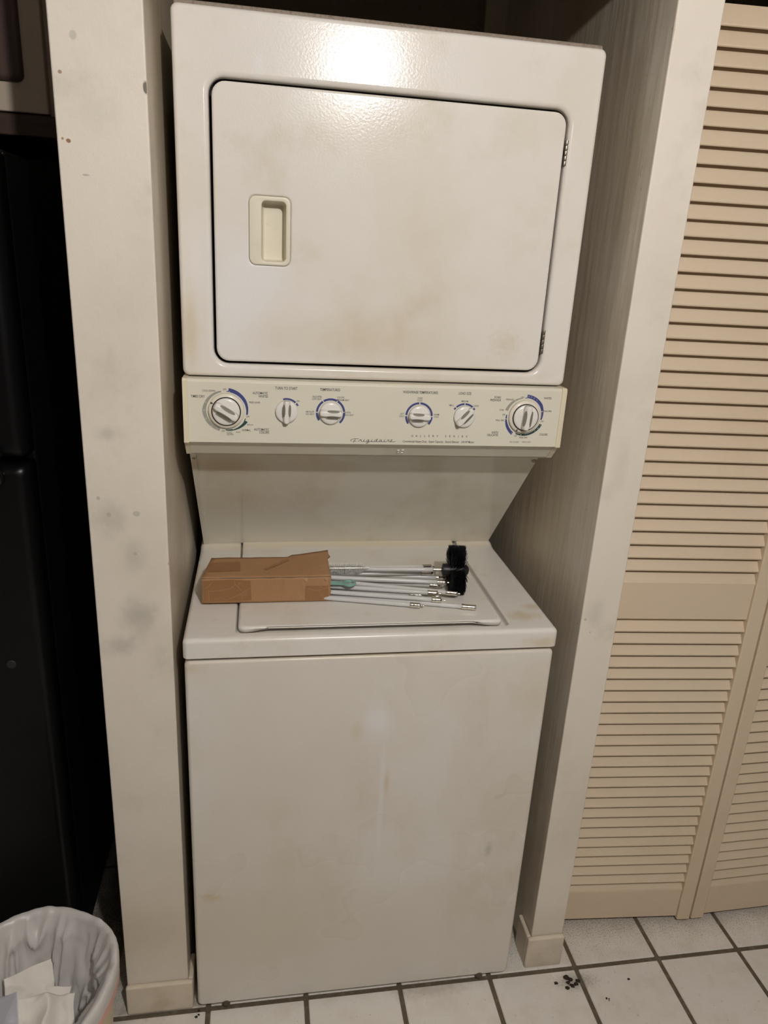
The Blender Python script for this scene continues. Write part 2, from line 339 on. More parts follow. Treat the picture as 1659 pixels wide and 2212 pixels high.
louver_door('door_1', (.838, .1174, DZ), (1.2035, .0906, DZ), 2.075, 'cream louvered door panel right beside the wall end')
louver_door('door_2', (1.2085, .0911, DZ), (1.572, .0985, DZ), 2.075, 'cream louvered door panel at the right edge, hinged to its neighbour')
box('trim_3', PRX1, .8365, .060, .150, 0, CEIL, 'wall', None, .002); tag(bpy.data.objects['trim_3'], 'thin painted jamb strip between the wall end and the louvered doors', kind='structure')
o = box('trim_4', PRX1, XR, .05, .16, 2.098, CEIL, 'wall'); tag(o, 'painted header above the louvered doors', kind='structure')
o = box('trim_5', 1.585, XR, .05, .16, 0, 2.098, 'wall'); tag(o, 'painted wall piece past the louvered doors', kind='structure')

# ------------------------------------------------------------------ ceiling lamp (outside the frame, gives the light)
lampbase = empty('ceiling_lamp', (LAMP.x, LAMP.y, CEIL)); tag(lampbase, 'round ceiling lamp with an open white shade behind the camera', 'lamp')
bm = bmesh.new(); add_lathe(bm, (LAMP.x, LAMP.y, CEIL), Vector((0, 0, -1)), [(.085, 0), (.085, .012), (.075, .022), (.02, .028), (.018, .085), (.0, .086)], 32)
from_bm('canopy', bm, 'ceil', lampbase)
ld = bpy.data.lights.new('lamp_light', 'POINT'); ld.energy = LAMP_POWER; ld.color = LAMP_COLOR; ld.shadow_soft_size = .026
lo = bpy.data.objects.new('lamp_light', ld); COL.objects.link(lo); lo.location = LAMP

# ------------------------------------------------------------------ stacked washer and dryer
LM = empty('stacked_washer_dryer', (W / 2, .3, 0))
tag(LM, 'white stacked dryer over washer with a knob console between, standing in the alcove', 'washer dryer')
# washer cabinet
x0, x1 = -.0047, W + .0047
def inset(rc, d): return (rc[0] + d, rc[1] - d, rc[2] + d, rc[3] - d)
bm = bmesh.new()
rc = (x0, x1, .0108, Z_FT); r0 = .010
loops = [(.62, rrect(*rc, r0))]
for a in (0, 22.5, 45, 67.5, 90):
    d = .007 * (1 - math.cos(R(a))); loops.append((.007 * (1 - math.sin(R(a))), rrect(*inset(rc, d), r0 - d * .5)))
add_loft(bm, loft_xz(loops), True, True)
from_bm('washer_cabinet', bm, 'enamel_low', LM)
for (px, py) in ((489, 2172), (1035, 2103)):
    p = at_y(px, py, .0)
    bm = bmesh.new(); add_lathe(bm, (p.x, .004, .0115), Vector((0, -1, 0)), [(.008, 0), (.008, .005), (.006, .0065), (.0, .0065)], 16)
    from_bm('bottom_clip', bm, 'rubber', LM)
box('plinth', .02, W - .02, .012, .6, 0, .02, 'dark', LM)
# deck with the lid recess
bm = bmesh.new()
e = .006; rc = (-e, W + e, -e, .62); loops = [(Z_AB, rrect(*inset(rc, .002), .008)), (Z_AB + .002, rrect(*rc, .009))]
for a in (0, 22.5, 45, 67.5, 90):
    d = .009 * (1 - math.cos(R(a))); loops.append((Z_AT - .009 + .009 * math.sin(R(a)), rrect(*inset(rc, d), .009 - d * .4)))
lr = (.0815, .6060, .0135, .47)
for a in (0, 30, 60, 90):
    d = .004 * math.sin(R(a)); loops.append((Z_AT - .004 * (1 - math.cos(R(a))), rrect(*inset(lr, d), .014)))
loops.append((Z_AT - .010, rrect(*inset(lr, .0052), .013)))
loops.append((Z_AT - .0135, rrect(*inset(lr, .0075), .012)))
add_loft(bm, loft_xy(loops), True, True)
def cove(bm, y0, y1, h):
    for k in range(7):
        y = y0 + (y1 - y0) * k / 6
        bmesh.ops.bisect_plane(bm, geom=list(bm.verts) + list(bm.edges) + list(bm.faces), plane_co=(0, y, 0), plane_no=(0, 1, 0))
    for v in bm.verts:
        if v.co.y > y0 and v.co.z > Z_AT - .02:
            t = min(1, (v.co.y - y0) / (y1 - y0)); v.co.z += h * t * t
cove(bm, .405, .437, .007)
deck = from_bm('washer_deck', bm, 'deck', LM)
# lid
bm = bmesh.new()
lx = (.0890, .5925, .030, .462); zt = Z_AT + .0035
loops = [(Z_AT - .008, rrect(*inset(lx, .004), .012))]
loops.append((Z_AT - .0075, rrect(*inset(lx, .001), .013)))
for a in (0, 22.5, 45, 67.5, 90):
    d = .006 * (1 - math.cos(R(a))); loops.append((zt - .006 + .006 * math.sin(R(a)), rrect(*inset(lx, d), .013 - d * .3)))
add_loft(bm, loft_xy(loops), True, True)
cove(bm, .400, .437, .0075)
# raised finger pull along the front edge
for xx in (.105, .115, .128, .145, .53, .548, .56, .572):
    bmesh.ops.bisect_plane(bm, geom=list(bm.verts) + list(bm.edges) + list(bm.faces), plane_co=(xx, 0, 0), plane_no=(1, 0, 0))
for v in bm.verts:
    if v.co.y < .045 and v.co.z < Z_AT - .002:
        t = max(0, min(1, min((v.co.x - .105) / .04, (.572 - v.co.x) / .042))); t = t * t * (3 - 2 * t)
        v.co.z += .0048 * t; v.co.y += .002 * t
from_bm('washer_lid', bm, 'deck', LM)
ZL = zt        # level the loose things rest on

# backsplash body
bs = [(.4385, Z_AT + .0065), (.1846, 1.1912), (.150, 1.20), (.150, 1.345), (.62, 1.345), (.62, Z_AT + .0065)]
prism_x('backsplash', bs, .0106, W - .0016, 'backsplash', LM)
fl = [(.4385, Z_AT + .0055), (.4375 - .004, Z_AT + .006), (.182, 1.1905), (.17, 1.20), (.20, 1.20), (.46, Z_AT + .006)]
prism_x('side_flange', fl, .0006, .0112, 'backsplash', LM, .0006)
nrm = Vector((0, -.287, .254)).normalized() * 1
nrm = Vector((0, -(1.1912 - Z_AT), -(.4385 - .1846))).normalized()
def on_splash(px, py):
    A = Vector((0, .1846, 1.1912)); d = ray(px, py); return CAM + d * ((A - CAM).dot(nrm) / d.dot(nrm))
for px, py in ((419.5, 984.5), (1153, 992)):
    p = on_splash(px, py + 3) + nrm * .001
    bm = bmesh.new(); add_lathe(bm, p - nrm * .001, nrm, [(.0052, 0), (.0052, .0012), (.0036, .0026), (.0012, .0026), (.0008, .0014), (0, .0014)], 20)
    from_bm('screw', bm, 'chrome', LM)

# console
cprof = [(Y_CON, Z_CB), (Y_CON, Z_CT - .004), (Y_CON + .004, Z_CT), (.20, Z_CT), (.20, 1.200), (.1285, 1.2080), (.1235, 1.2090), (.0985, 1.2345), (Y_CON + .003, Z_CB - .0012)]
console = prism_x('control_console', cprof, .0088, W - .0100, 'console', LM, .0008)
capp = [(Y_CON - .0015, Z_CB - .001), (Y_CON - .0015, Z_CT - .002), (Y_CON + .002, Z_CT + .001), (.20, Z_CT + .001), (.20, 1.198), (.1285, 1.2062), (.1215, 1.2080), (.0965, 1.2335), (Y_CON + .002, Z_CB - .003)]
prism_x('end_cap', capp, .0005, .0092, 'cap', console, .0008)
prism_x('end_cap', capp, W - .0104, W - .0008, 'cap', console, .0008)

def con(px, py): return at_y(px, py, Y_CON)
PY = Y_CON - .00025
def flat(name, polys, m, dy=0, parent=None):      # thin printed shape on the console face, polys of (x, z)
    bm = bmesh.new()
    for pl in polys:
        vsx = [bm.verts.new((x, PY - dy, z)) for x, z in pl]
        f = bm.faces.new(vsx); f.normal_update()
        if f.normal.y > 0: f.normal_flip()
    return from_bm(name, bm, m, parent or console, smooth=False, normals=False)
def text(body, x, z, h, align='CENTER', m='ink', sx=1.0, shear=0, space=1.0, rot=0, dy=0, bold=0, name='lettering'):
    cu = bpy.data.curves.new('lettering', 'FONT'); cu.body = body; cu.size = h / .70; cu.align_x = align; cu.align_y = 'BOTTOM_BASELINE'
    cu.shear = shear; cu.space_character = space; cu.resolution_u = 3; cu.offset = bold
    t = bpy.data.objects.new('lettering', cu); COL.objects.link(t)
    bpy.context.view_layer.update()
    me = bpy.data.meshes.new_from_object(t.evaluated_get(bpy.context.evaluated_depsgraph_get()))
    bpy.data.objects.remove(t, do_unlink=True)
    me.transform(Matrix.Rotation(R(-rot), 4, 'Z') @ Matrix.Diagonal((sx, 1, 1, 1)))
    me.transform(Matrix.Rotation(R(90), 4, 'X'))
    me.transform(Matrix.Translation((x, PY - dy, z)))
    me.materials.clear()
    return finish(name, me, m, console, smooth=False)
def tpx(body, px, py, h=.0042, align='CENTER', **k):      # baseline-middle measured in the photograph
    p = con(px, py); return text(body, p.x, p.z - h / 2, h, align, **k)
def band(cx, cz, a0, a1, ro, ri, n=26):    # arc sector, angles clockwise from up, radii as (start, end)
    out = []
    for i in range(n + 1):
        t = i / n; a = R(a0 + (a1 - a0) * t)
        f = lambda rr: rr if not isinstance(rr, tuple) else (rr[0] + (rr[1] - rr[0]) * t)
        out.append((a, f(ro), f(ri)))
    quads = []
    for (a, o1, i1), (b, o2, i2) in zip(out, out[1:]):
        quads.append([(cx + o1 * math.sin(a), cz + o1 * math.cos(a)), (cx + o2 * math.sin(b), cz + o2 * math.cos(b)), (cx + i2 * math.sin(b), cz + i2 * math.cos(b)), (cx + i1 * math.sin(a), cz + i1 * math.cos(a))])
    return quads
def pol(c, a, r): return (c[0] + r * math.sin(R(a)), c[1] + r * math.cos(R(a)))

K = [con(*q) for q in ((489, 887), (619, 889), (714, 892), (905, 899), (1002, 900), (1132, 900))]
K = [(p.x, p.z) for p in K]
def knob(c, ang, rs, big, label):
    cx, cz = c; ax = Vector((0, -1, 0)); base = Vector((cx, Y_CON, cz))
    if big:
        bm = bmesh.new(); add_lathe(bm, base, ax, [(rs, 0), (rs, .004), (rs - .001, .0055), (rs - .003, .0065), (.0242, .0085), (.0242, .006), (.010, .006)], 48)
        sk = from_bm('dial_skirt', bm, 'knob', LM)
        bm = bmesh.new(); add_lathe(bm, base, ax, [(.0248, .0062), (.0248, .0088), (.0234, .0090), (.0234, .0062)], 48, False)
        from_bm('black_ring', bm, 'black', sk)
        a = R(-60 if c is K[0] else 209); d = Vector((math.sin(a), 0, math.cos(a))); q = base + d * .0278 + ax * .0072
        bm = bmesh.new(); add_tube(bm, [q - d * .0019, q + d * .0019], .0010, 8); from_bm('index_mark', bm, 'black', sk)
        rf, h0 = .0232, .0062
    else: rf, h0 = rs, 0
    bm = bmesh.new(); add_lathe(bm, base, ax, [(rf, h0), (rf, h0 + .004), (rf - .0012, h0 + .0058), (rf - .004, h0 + .0068), (.004, h0 + .0085), (0, h0 + .0086)], 48)
    kn = from_bm('knob', bm, 'knob_white', LM); kn['label'] = label
    # grip bar: long axis u, side axis v
    a = R(ang); u = Vector((math.sin(a), 0, math.cos(a))); v = Vector((math.cos(a), 0, -math.sin(a)))
    L_, hb, ht = (rf * .98, .0088, .0062) if big else (rf * 1.04, .0070, .0050)
    hgt = .0175 if big else .0155
    loops = []
    for t, wd, ln in ((0, 1, 1), (.55, .93, .985), (.85, .84, .955), (.96, .72, .91), (1, .52, .85)):
        lp = []
        hw = (hb + (ht - hb) * t) * (wd if t > .8 else 1)
        for s in range(24):
            th = 2 * math.pi * s / 24; cth, sth = math.cos(th), math.sin(th)
            pu = L_ * ln * math.copysign(abs(cth) ** .35, cth); pv = hw * math.copysign(abs(sth) ** .6, sth)
            lp.append(base + u * pu + v * pv + ax * (h0 + .004 + (hgt - .004) * t))
        loops.append(lp)
    bm = bmesh.new(); add_loft(bm, loops, True, True); g = from_bm('grip', bm, 'knob_white', kn)
    # grey insets, one in each flank, on the shoulder of the grip
    for s in (-1, 1):
        bm = bmesh.new(); lp = []
        cen = base + v * s * (ht * .93) + ax * (h0 + hgt * .90) + (u * (L_ * .18) if not big else u * 0)
        n_ = (v * s * .75 + ax * .66).normalized(); w_ = u.cross(n_).normalized()
        ln = L_ * (.62 if big else .52); wd = .0032 if big else .0026
        ring = [cen + u * (ln * math.copysign(abs(math.cos(2 * math.pi * q / 24)) ** .8, math.cos(2 * math.pi * q / 24))) + w_ * (wd * math.sin(2 * math.pi * q / 24)) for q in range(24)]
        top = [p + n_ * .0012 for p in ring]; ring = [p - n_ * .003 for p in ring]
        add_loft(bm, [ring, top], True, True); from_bm('grip_inset', bm, 'grey_inset', kn)
    return kn
knob(K[0], 122, .0302, True, 'large timer dial at the left end of the console')
knob(K[1], 1, .0193, False, 'upright start knob next to the left dial')
knob(K[2], 92, .0196, False, 'dryer temperature knob turned sideways')
knob(K[3], -88, .0193, False, 'wash temperature knob turned sideways')
knob(K[4], 42, .0193, False, 'load size knob turned slantwise')
knob(K[5], 4, .0302, True, 'large timer dial at the right end of the console')

# printed rings
c = K[0]
flat('printed_ring', band(*c, -14, -90, (.0350, .0404), (.0326, .0340)) + band(*c, -90, -161, (.0404, .0376), (.0340, .0322)), 'ink_grey')
flat('printed_ring', band(*c, 6.5, 60, (.0390, .0382), (.0322, .0328)) + band(*c, 60, 101, (.0382, .0364), (.0328, .0338)) + band(*c, 1, 7, .0340, .0328, 4), 'ink_blue')
flat('printed_ring', band(*c, 118, 150, (.0408, .0372), (.0346, .0336)) + band(*c, 150, 183, (.0372, .0344), (.0336, .0328)) + band(*c, 112, 119, .0355, .0342, 3), 'ink_green')
flat('printed_tick', band(*c, 9, 11, .0340, .0322, 2), 'ink_light', .0002)
flat('printed_tick', band(*c, 122, 163, (.0349, .0344), (.0337, .0333), 10), 'ink_light', .0002)
c = K[2]
for a, b in ((-124, -90), (-86, -35), (-31, 26), (30, 84), (88, 136)): flat('printed_ring', band(*c, a, b, .0258, .0221, 10), 'ink_blue')
c = K[3]
for a, b in ((-126, -91), (-86, -2.5), (2.5, 88), (93, 128)): flat('printed_ring', band(*c, a, b, .0252, .0215, 10), 'ink_blue')
c = K[1]
for a, b in ((-16, 44), (49, 62)): flat('printed_ring', band(*c, a, b, .0236, .0205, 8), 'ink_blue')
c = K[4]
for a, b in ((-56, -46), (-42, -2), (2, 40), (46, 56)): flat('printed_ring', band(*c, a, b, .0245, .0212, 8), 'ink_blue')
c = K[5]
flat('printed_ring', band(*c, 3, 55, (.0408, .0400), (.0345, .0340)) + band(*c, 55, 99, (.0400, .0348), (.0340, .0322)) + band(*c, -3, 4, .0350, .0338, 3), 'ink_blue')
flat('printed_ring', band(*c, 112, 150, (.0392, .0370), (.0338, .0330)) + band(*c, 150, 202, (.0370, .0350), (.0330, .0328)), 'ink_green')
flat('printed_ring', band(*c, 275, 240, (.0344, .0380), (.0326, .0330)) + band(*c, 240, 211, (.0380, .0402), (.0330, .0345)), 'ink_blue')
flat('printed_ring', band(*c, -11, -45, (.0350, .0380), (.0338, .0338)) + band(*c, -45, -73, (.0380, .0392), (.0338, .0335)), 'ink_grey')
for a in (73, 262, -35, 183): flat('printed_tick', band(*c, a - 1.2, a + 1.2, .0365, .0322, 2), 'ink_light', .0002)

# lettering, positions of the middle of each word in the photograph
S1, S2, S3 = .0046, .0034, .0027
for body, px, py, h, al in (
    ('TIMED DRY', 412, 855.5, S1, 'LEFT'), ('COOL DOWN', 437, 843.5, S2, 'LEFT'), ('OFF', 485.5, 841, S2, 'CENTER'),
    ('AUTOMATIC', 579, 849.5, S1, 'RIGHT'), ('WHITES', 579, 856.3, S1, 'RIGHT'), ('PRESS SAVER', 538, 869, S2, 'LEFT'),
    ('OFF', 535.5, 900, S2, 'CENTER'), ('MORE DRY', 534, 917.5, .0022, 'LEFT'), ('NORMAL', 522.5, 929, S2 * 1.1, 'LEFT'), ('LESS DRY', 514.5, 933.5, .0020, 'CENTER'),
    ('OFF', 482, 931, S2, 'CENTER'), ('COOL', 490, 934, S2, 'LEFT'), ('DOWN', 490, 938.2, S2, 'LEFT'),
    ('AUTOMATIC', 581.5, 928, S1, 'RIGHT'), ('COLORS', 581.5, 934, S1, 'RIGHT'),
    ('TURN TO START', 618.5, 838.7, .0052, 'CENTER'), ('ON', 643.5, 866.3, S2, 'CENTER'),
    ('TEMPERATURES', 713, 841.8, .0052, 'CENTER'), ('DELICATES', 694.8, 857, S2, 'RIGHT'), ('LOW HEAT', 694.8, 862.2, S2, 'RIGHT'),
    ('COLORS', 728, 858.3, S2, 'LEFT'), ('MEDIUM HEAT', 728, 864, S2, 'LEFT'), ('AIR FLUFF', 678.5, 889.5, S2, 'RIGHT'), ('NO HEAT', 678.5, 894.6, S2, 'RIGHT'),
    ('WHITES', 743, 891, S2, 'LEFT'), ('HIGH HEAT', 743, 896.3, S2, 'LEFT'),
    ('WASH/RINSE TEMPERATURES', 908.5, 847.5, .0050, 'CENTER'), ('COLD', 907.5, 859.8, S2, 'CENTER'), ('COLD', 907.2, 864.7, S2, 'CENTER'),
    ('HOT', 873, 894, S2, 'RIGHT'), ('COLD', 873, 899, S2, 'RIGHT'), ('WARM', 936.5, 895.5, S2, 'LEFT'), ('COLD', 936.8, 900.4, S2, 'LEFT'),
    ('LOAD SIZE', 1004.5, 849.8, .0050, 'CENTER'), ('SMALL', 981, 875.5, S2, 'RIGHT'), ('MEDIUM', 1004, 866.8, S2, 'CENTER'), ('LARGE', 1022.5, 876.5, S2, 'LEFT'),
    ('SOAK/', 1082.5, 858.3, .0046, 'RIGHT'), ('PREWASH', 1082, 864.5, .0046, 'RIGHT'), ('PREWASH', 1110, 863.2, S2, 'RIGHT'), ('OFF', 1128.5, 858.5, S2, 'CENTER'),
    ('SOAK', 1088.5, 885.4, S2, 'RIGHT'), ('OFF', 1091.5, 896, S2, 'RIGHT'), ('FINAL SPIN', 1089, 908, S2, 'RIGHT'),
    ('KNITS/', 1076.5, 934.2, .0044, 'RIGHT'), ('DELICATES', 1076, 939.8, .0044, 'RIGHT'), ('OFF', 1113.5, 941.5, S2, 'CENTER'), ('FINAL SPIN', 1130, 945, S2, 'CENTER'),
    ('WHITES', 1183, 860.3, .0042, 'CENTER'), ('FINAL SPIN', 1173.5, 888, S2, 'LEFT'), ('OFF', 1171, 910.3, S2, 'CENTER'), ('COLORS', 1174, 938.5, .0042, 'CENTER'),
    ('PULL TO START', 1101, 954.7, .0025, 'LEFT'), ('PUSH TO STOP', 1146, 955, .0025, 'RIGHT')):
    tpx(body, px, py, h * .92, al, sx=.74, bold=.00006 if h > .004 else .00002)
for w_, a_, b_ in (('Commercial Heavy Duty', 870, 922), ('Super Capacity', 926, 957.5), ('Sound Silencer', 961.5, 992), ('3/4 HP Motor', 996, 1024.5)):
    pa, pb = con(a_, 953 + (a_ - 870) * .0125), con(b_, 953 + (b_ - 870) * .0125)
    ob = text(w_, 0, 0, .0040, 'LEFT', shear=.12, bold=.00005)
    xs = [v.co.x for v in ob.data.vertices]; k = (pb.x - pa.x) / (max(xs) - min(xs))
    for v in ob.data.vertices: v.co.x = pa.x + (v.co.x - min(xs)) * k; v.co.z += pa.z - .002
for i, ch in enumerate('GALLERY SERIES'):
    if ch != ' ':
        p = con(890.5 + i * (1008 - 890.5) / 13, 941.5 + i * .09); text(ch, p.x, p.z - .0018, .0036, 'CENTER', sx=1.05, bold=.00004)
# white numerals on the rings
for body, a, r in (('20', -41, .0374), ('30', -68, .0374), ('40', -90, .0374), ('50', -113, .0374), ('60', -137, .0374), ('70', -152, .0358)):
    x, z = pol(K[0], a, r); text(body, x, z - .0014, .0030, 'CENTER', m='ink_light', dy=.0002, sx=.85)
for body, a, r in (('15', 7, .0378), ('12', 15, .0378), ('8', 24, .0374), ('4', 34, .0372), ('12', 116, .0370), ('8', 126, .0362), ('4', 138, .0354), ('6', 214, .0370)):
    x, z = pol(K[5], a, r); text(body, x, z - .0013, .0027, 'CENTER', m='ink_light', dy=.0002, sx=.85)
# script name plate: hand drawn strokes in a unit box, x along the word, z up
def script(strokes, p0, p1, hgt, wd):
    bm = bmesh.new()
    d = (p1 - p0)
    for st in strokes:
        # Catmull-Rom through the points
        P_ = [st[0]] + list(st) + [st[-1]]; pts = []
        for i in range(1, len(P_) - 2):
            for k in range(5):
                t = k / 5; a, b, c_, e_ = P_[i - 1], P_[i], P_[i + 1], P_[i + 2]
                pts.append(tuple(.5 * ((2 * b[q]) + (-a[q] + c_[q]) * t + (2 * a[q] - 5 * b[q] + 4 * c_[q] - e_[q]) * t * t + (-a[q] + 3 * b[q] - 3 * c_[q] + e_[q]) * t ** 3) for q in (0, 1)))
        pts.append(st[-1])
        w3 = [p0 + d * (x) + Vector((0, 0, hgt * z)) for x, z in pts]
        L_, R_ = [], []
        for i, p in enumerate(w3):
            t = w3[min(i + 1, len(w3) - 1)] - w3[max(i - 1, 0)]
            n_ = Vector((-t.z, 0, t.x)).normalized() * wd
            L_.append(bm.verts.new((p.x + n_.x, PY, p.z + n_.z))); R_.append(bm.verts.new((p.x - n_.x, PY, p.z - n_.z)))
        for i in range(len(w3) - 1):
            f = bm.faces.new((L_[i], L_[i + 1], R_[i + 1], R_[i])); f.normal_update()
            if f.normal.y > 0: f.normal_flip()
    return from_bm('script_lettering', bm, 'ink', console, smooth=False, normals=False)
script([
    [(.025, .25), (.0, .45), (.03, .80), (.10, .95), (.18, .92)], [(.105, .90), (.085, .35), (.06, -.20)], [(.055, .20), (.09, .26), (.13, .22)],
    [(.165, .18), (.19, .30), (.215, .72), (.222, .55), (.245, .62), (.232, .18), (.26, .06), (.285, .18), (.305, .66), (.298, .12), (.33, .06), (.36, .18)],
    [(.32, .95), (.315, .84)],
    [(.415, .62), (.385, .66), (.362, .30), (.385, .08), (.412, .62), (.39, -.30), (.355, -.42), (.362, -.20), (.41, .05), (.455, .12), (.478, .66), (.468, .12), (.50, .05), (.54, .16)],
    [(.492, .95), (.487, .84)],
    [(.588, .60), (.555, .64), (.535, .28), (.56, .06), (.60, 1.0), (.582, .12), (.62, .05), (.655, .18)],
    [(.69, .60), (.66, .64), (.64, .28), (.66, .06), (.692, .60), (.685, .10), (.72, .04), (.745, .14), (.765, .66), (.755, .10), (.79, .04), (.815, .18), (.835, .68), (.842, .52), (.865, .60), (.85, .14), (.88, .02), (.905, .22), (.93, .66), (.908, .62), (.90, .10), (.945, .02), (.985, .08), (1.0, .20)],
    [(.776, .92), (.771, .82)]], con(757, 954.5), con(853.5, 954.8), .0062, .00038)
# pale label remnant under the console
bm = bmesh.new()
for dx_, dz_, w_, h_ in ((0, 0, .0045, .003), (.008, .001, .005, .0035), (.001, -.005, .004, .0016), (.008, -.0055, .0045, .002)):
    p = at_y(858, 969, .111)
    add_box(bm, p.x + dx_, p.x + dx_ + w_, .1105 - dz_ * .98 - .0012, .1105 - dz_ * .98 + .0022, 1.2205 + dz_, 1.2205 + dz_ + h_, .0006, 1)
from_bm('tape_scrap', bm, 'white_bristle', console)

# dryer cabinet: shell, rounded front frame, groove round the door
DX = (.0006, W - .0006, Z_DB, Z_DT)
DR = (.0575, .6305, 1.3752, 1.7968)       # door leaf
bm = bmesh.new(); loops = [(.72, rrect(*DX, .011))]
for a in (0, 22.5, 45, 67.5, 90):
    d = .007 * (1 - math.cos(R(a))); loops.append((Y_DRY + .007 * (1 - math.sin(R(a))), rrect(*inset(DX, d), .011 - d * .5)))
gr = inset(DR, -.013)
for a in (0, 22.5, 45, 67.5, 90):
    d = .008 * math.sin(R(a)); loops.append((Y_DRY + .007 * (1 - math.cos(R(a))), rrect(*inset(gr, d), .030 - d * .6)))
loops.append((Y_DRY + .013, rrect(*inset(gr, .0086), .024))); loops.append((Y_DRY + .040, rrect(*inset(gr, .0090), .023))); loops.append((Y_DRY + .042, rrect(*inset(gr, .030), .018)))
add_loft(bm, loft_xz(loops), True, True)
dc = from_bm('dryer_cabinet', bm, 'enamel', LM); dc.data.materials.append(M['dark'])
for p in dc.data.polygons:
    if Y_DRY + .014 < p.center.y < .6 and DX[0] + .02 < p.center.x < DX[1] - .02 and DX[2] + .012 < p.center.z < DX[3] - .012: p.material_index = 1  # groove sides and floor painted dark for the shade inside
box('dryer_top', .004, W - .004, Y_DRY + .012, .715, Z_DT - .004, Z_DT + .0075, 'dust', LM, .004)
# door leaf with a hole for the handle cup
HR = (.1130, .1795, 1.5335, 1.6390)
bm = bmesh.new(); loops = [(Y_DRY + .0165, rrect(*DR, .021)), (Y_DRY + .0045, rrect(*DR, .021))]
for a in (0, 22.5, 45, 67.5, 90):
    d = .0045 * (1 - math.cos(R(a))); loops.append((Y_DRY - .0005 + .0045 * (1 - math.sin(R(a))), rrect(*inset(DR, d), .021 - d * .5)))
loops.append((Y_DRY - .0005, rrect(*inset(HR, -.0035), .0135))); loops.append((Y_DRY + .0008, rrect(*inset(HR, -.0008), .0115))); loops.append((Y_DRY + .004, rrect(*inset(HR, -.0002), .0115)))
add_loft(bm, loft_xz(loops))
door = from_bm('dryer_door', bm, 'enamel', LM)
bm = bmesh.new()
OP = (.1335, .1712, 1.5405, 1.6312)
loops = [(Y_DRY + .004, rrect(*HR, .011)), (Y_DRY + .0002, rrect(*HR, .011)), (Y_DRY - .0012, rrect(*inset(HR, .0014), .0098))]
loops += [(Y_DRY - .0008, rrect(*inset(OP, -.0018), .008)), (Y_DRY + .0006, rrect(*inset(OP, -.0004), .0065)), (Y_DRY + .016, rrect(*OP, .006)), (Y_DRY + .0145, rrect(OP[0] - .012, OP[1] - .003, OP[2] + .003, OP[3] - .003, .005))]
loops = loops[:-1] + [(Y_DRY + .024, rrect(*inset(OP, .0012), .005)), (Y_DRY + .0265, rrect(*inset(OP, .0045), .003))]
add_loft(bm, loft_xz(loops), False, True)
h = from_bm('door_handle', bm, 'handle', door); h['label'] = 'ivory recessed finger cup'
for za, zb in ((1.7174, 1.7566), (1.4063, 1.4482)):
    bm = bmesh.new(); n = 5; dz = (zb - za) / n
    for i in range(n):
        add_lathe(bm, (.6352, Y_DRY + .0030, za + i * dz + .0003), Vector((0, 0, 1)), [(.0015, 0), (.0030, .0004), (.0030, dz - .001), (.0015, dz - .0006)], 12)
    from_bm('hinge', bm, 'chrome', door)

# ------------------------------------------------------------------ black fridge
FX1, FY, FH = -.268, .118, 1.685
FR = empty('refrigerator', (FX1 - .36, .45, 0)); tag(FR, 'black top-freezer fridge standing left of the cream wall end', 'refrigerator')
box('fridge_cabinet', FX1 - .72, FX1, FY + .062, .86, .03, FH, 'fridge', FR, .006)
for nm, a, b in (('freezer_door', 1.195, FH - .004), ('fridge_door', .075, 1.183)):
    bm = bmesh.new(); rc = (FX1 - .72, FX1, a, b); loops = [(FY + .058, rrect(*rc, .008))]
    for t in (0, 22.5, 45, 67.5, 90):
        d = .020 * (1 - math.cos(R(t))); loops.append((FY + .020 * (1 - math.sin(R(t))), rrect(*inset(rc, d), .012)))
    add_loft(bm, loft_xz(loops), True, True); d_ = from_bm(nm, bm, 'fridge', FR)
    if nm == 'freezer_door':
        bm = bmesh.new(); add_box(bm, FX1 - .16, FX1 - .035, FY - .018, FY + .004, 1.196, 1.222, .008, 3); from_bm('handle', bm, 'fridge_trim', d_)
    else:
        bm = bmesh.new(); add_box(bm, FX1 - .16, FX1 - .035, FY - .018, FY + .004, 1.152, 1.180, .008, 3); from_bm('handle', bm, 'fridge_trim', d_)
        p = at_y(25, 1435, FY)
        bm = bmesh.new(); add_lathe(bm, (p.x, FY + .001, p.z), Vector((0, -1, 0)), [(.009, 0), (.009, .002), (.007, .003), (0, .003)], 20); from_bm('badge', bm, 'fridge_badge', d_)
box('kick_plate', FX1 - .70, FX1 - .02, FY + .05, FY + .08, 0, .07, 'fridge_trim', FR)
box('foot', FX1 - .06, FX1 - .02, .8, .84, 0, .032, 'rubber', FR)

# ------------------------------------------------------------------ wall cabinet over the fridge
YC = .42
pr = at_y(105.6, 249, YC); pt = at_y(118, 300, YC)
CB = empty('wall_cabinet', (pr.x - .3, .65, pr.z)); tag(CB, 'white wall cabinet with brown raised door panel above the black fridge', 'cabinet')
box('cabinet_body', pr.x - .72, pr.x + .020, YC + .022, Y_BACK - .02, pr.z - .001, 2.33, 'cab_white', CB, .002)
leaf = box('cabinet_door', pr.x - .70, pr.x, YC, YC + .021, pr.z + .001, 2.30, 'cab_white', CB, .003)
pa = at_y(50, 178, YC)
bm = bmesh.new(); rc = (pr.x - .64, pa.x + .003, pa.z, 2.24); loops = [(YC + .001, rrect(*rc, .012)), (YC - .006, rrect(*rc, .012)), (YC - .012, rrect(*inset(rc, .010), .008))]
add_loft(bm, loft_xz(loops), True, True); from_bm('raised_panel', bm, 'cab_brown', leaf)
box('bottom_rail', pr.x - .72, pr.x + .026, YC - .004, YC + .10, pt.z, pr.z - .002, 'cab_dark', CB, .003)
box('back_rail', pr.x - .72, pr.x + .026, YC + .10, Y_BACK - .02, pt.z + .006, pr.z - .002, 'cab_dark', CB)

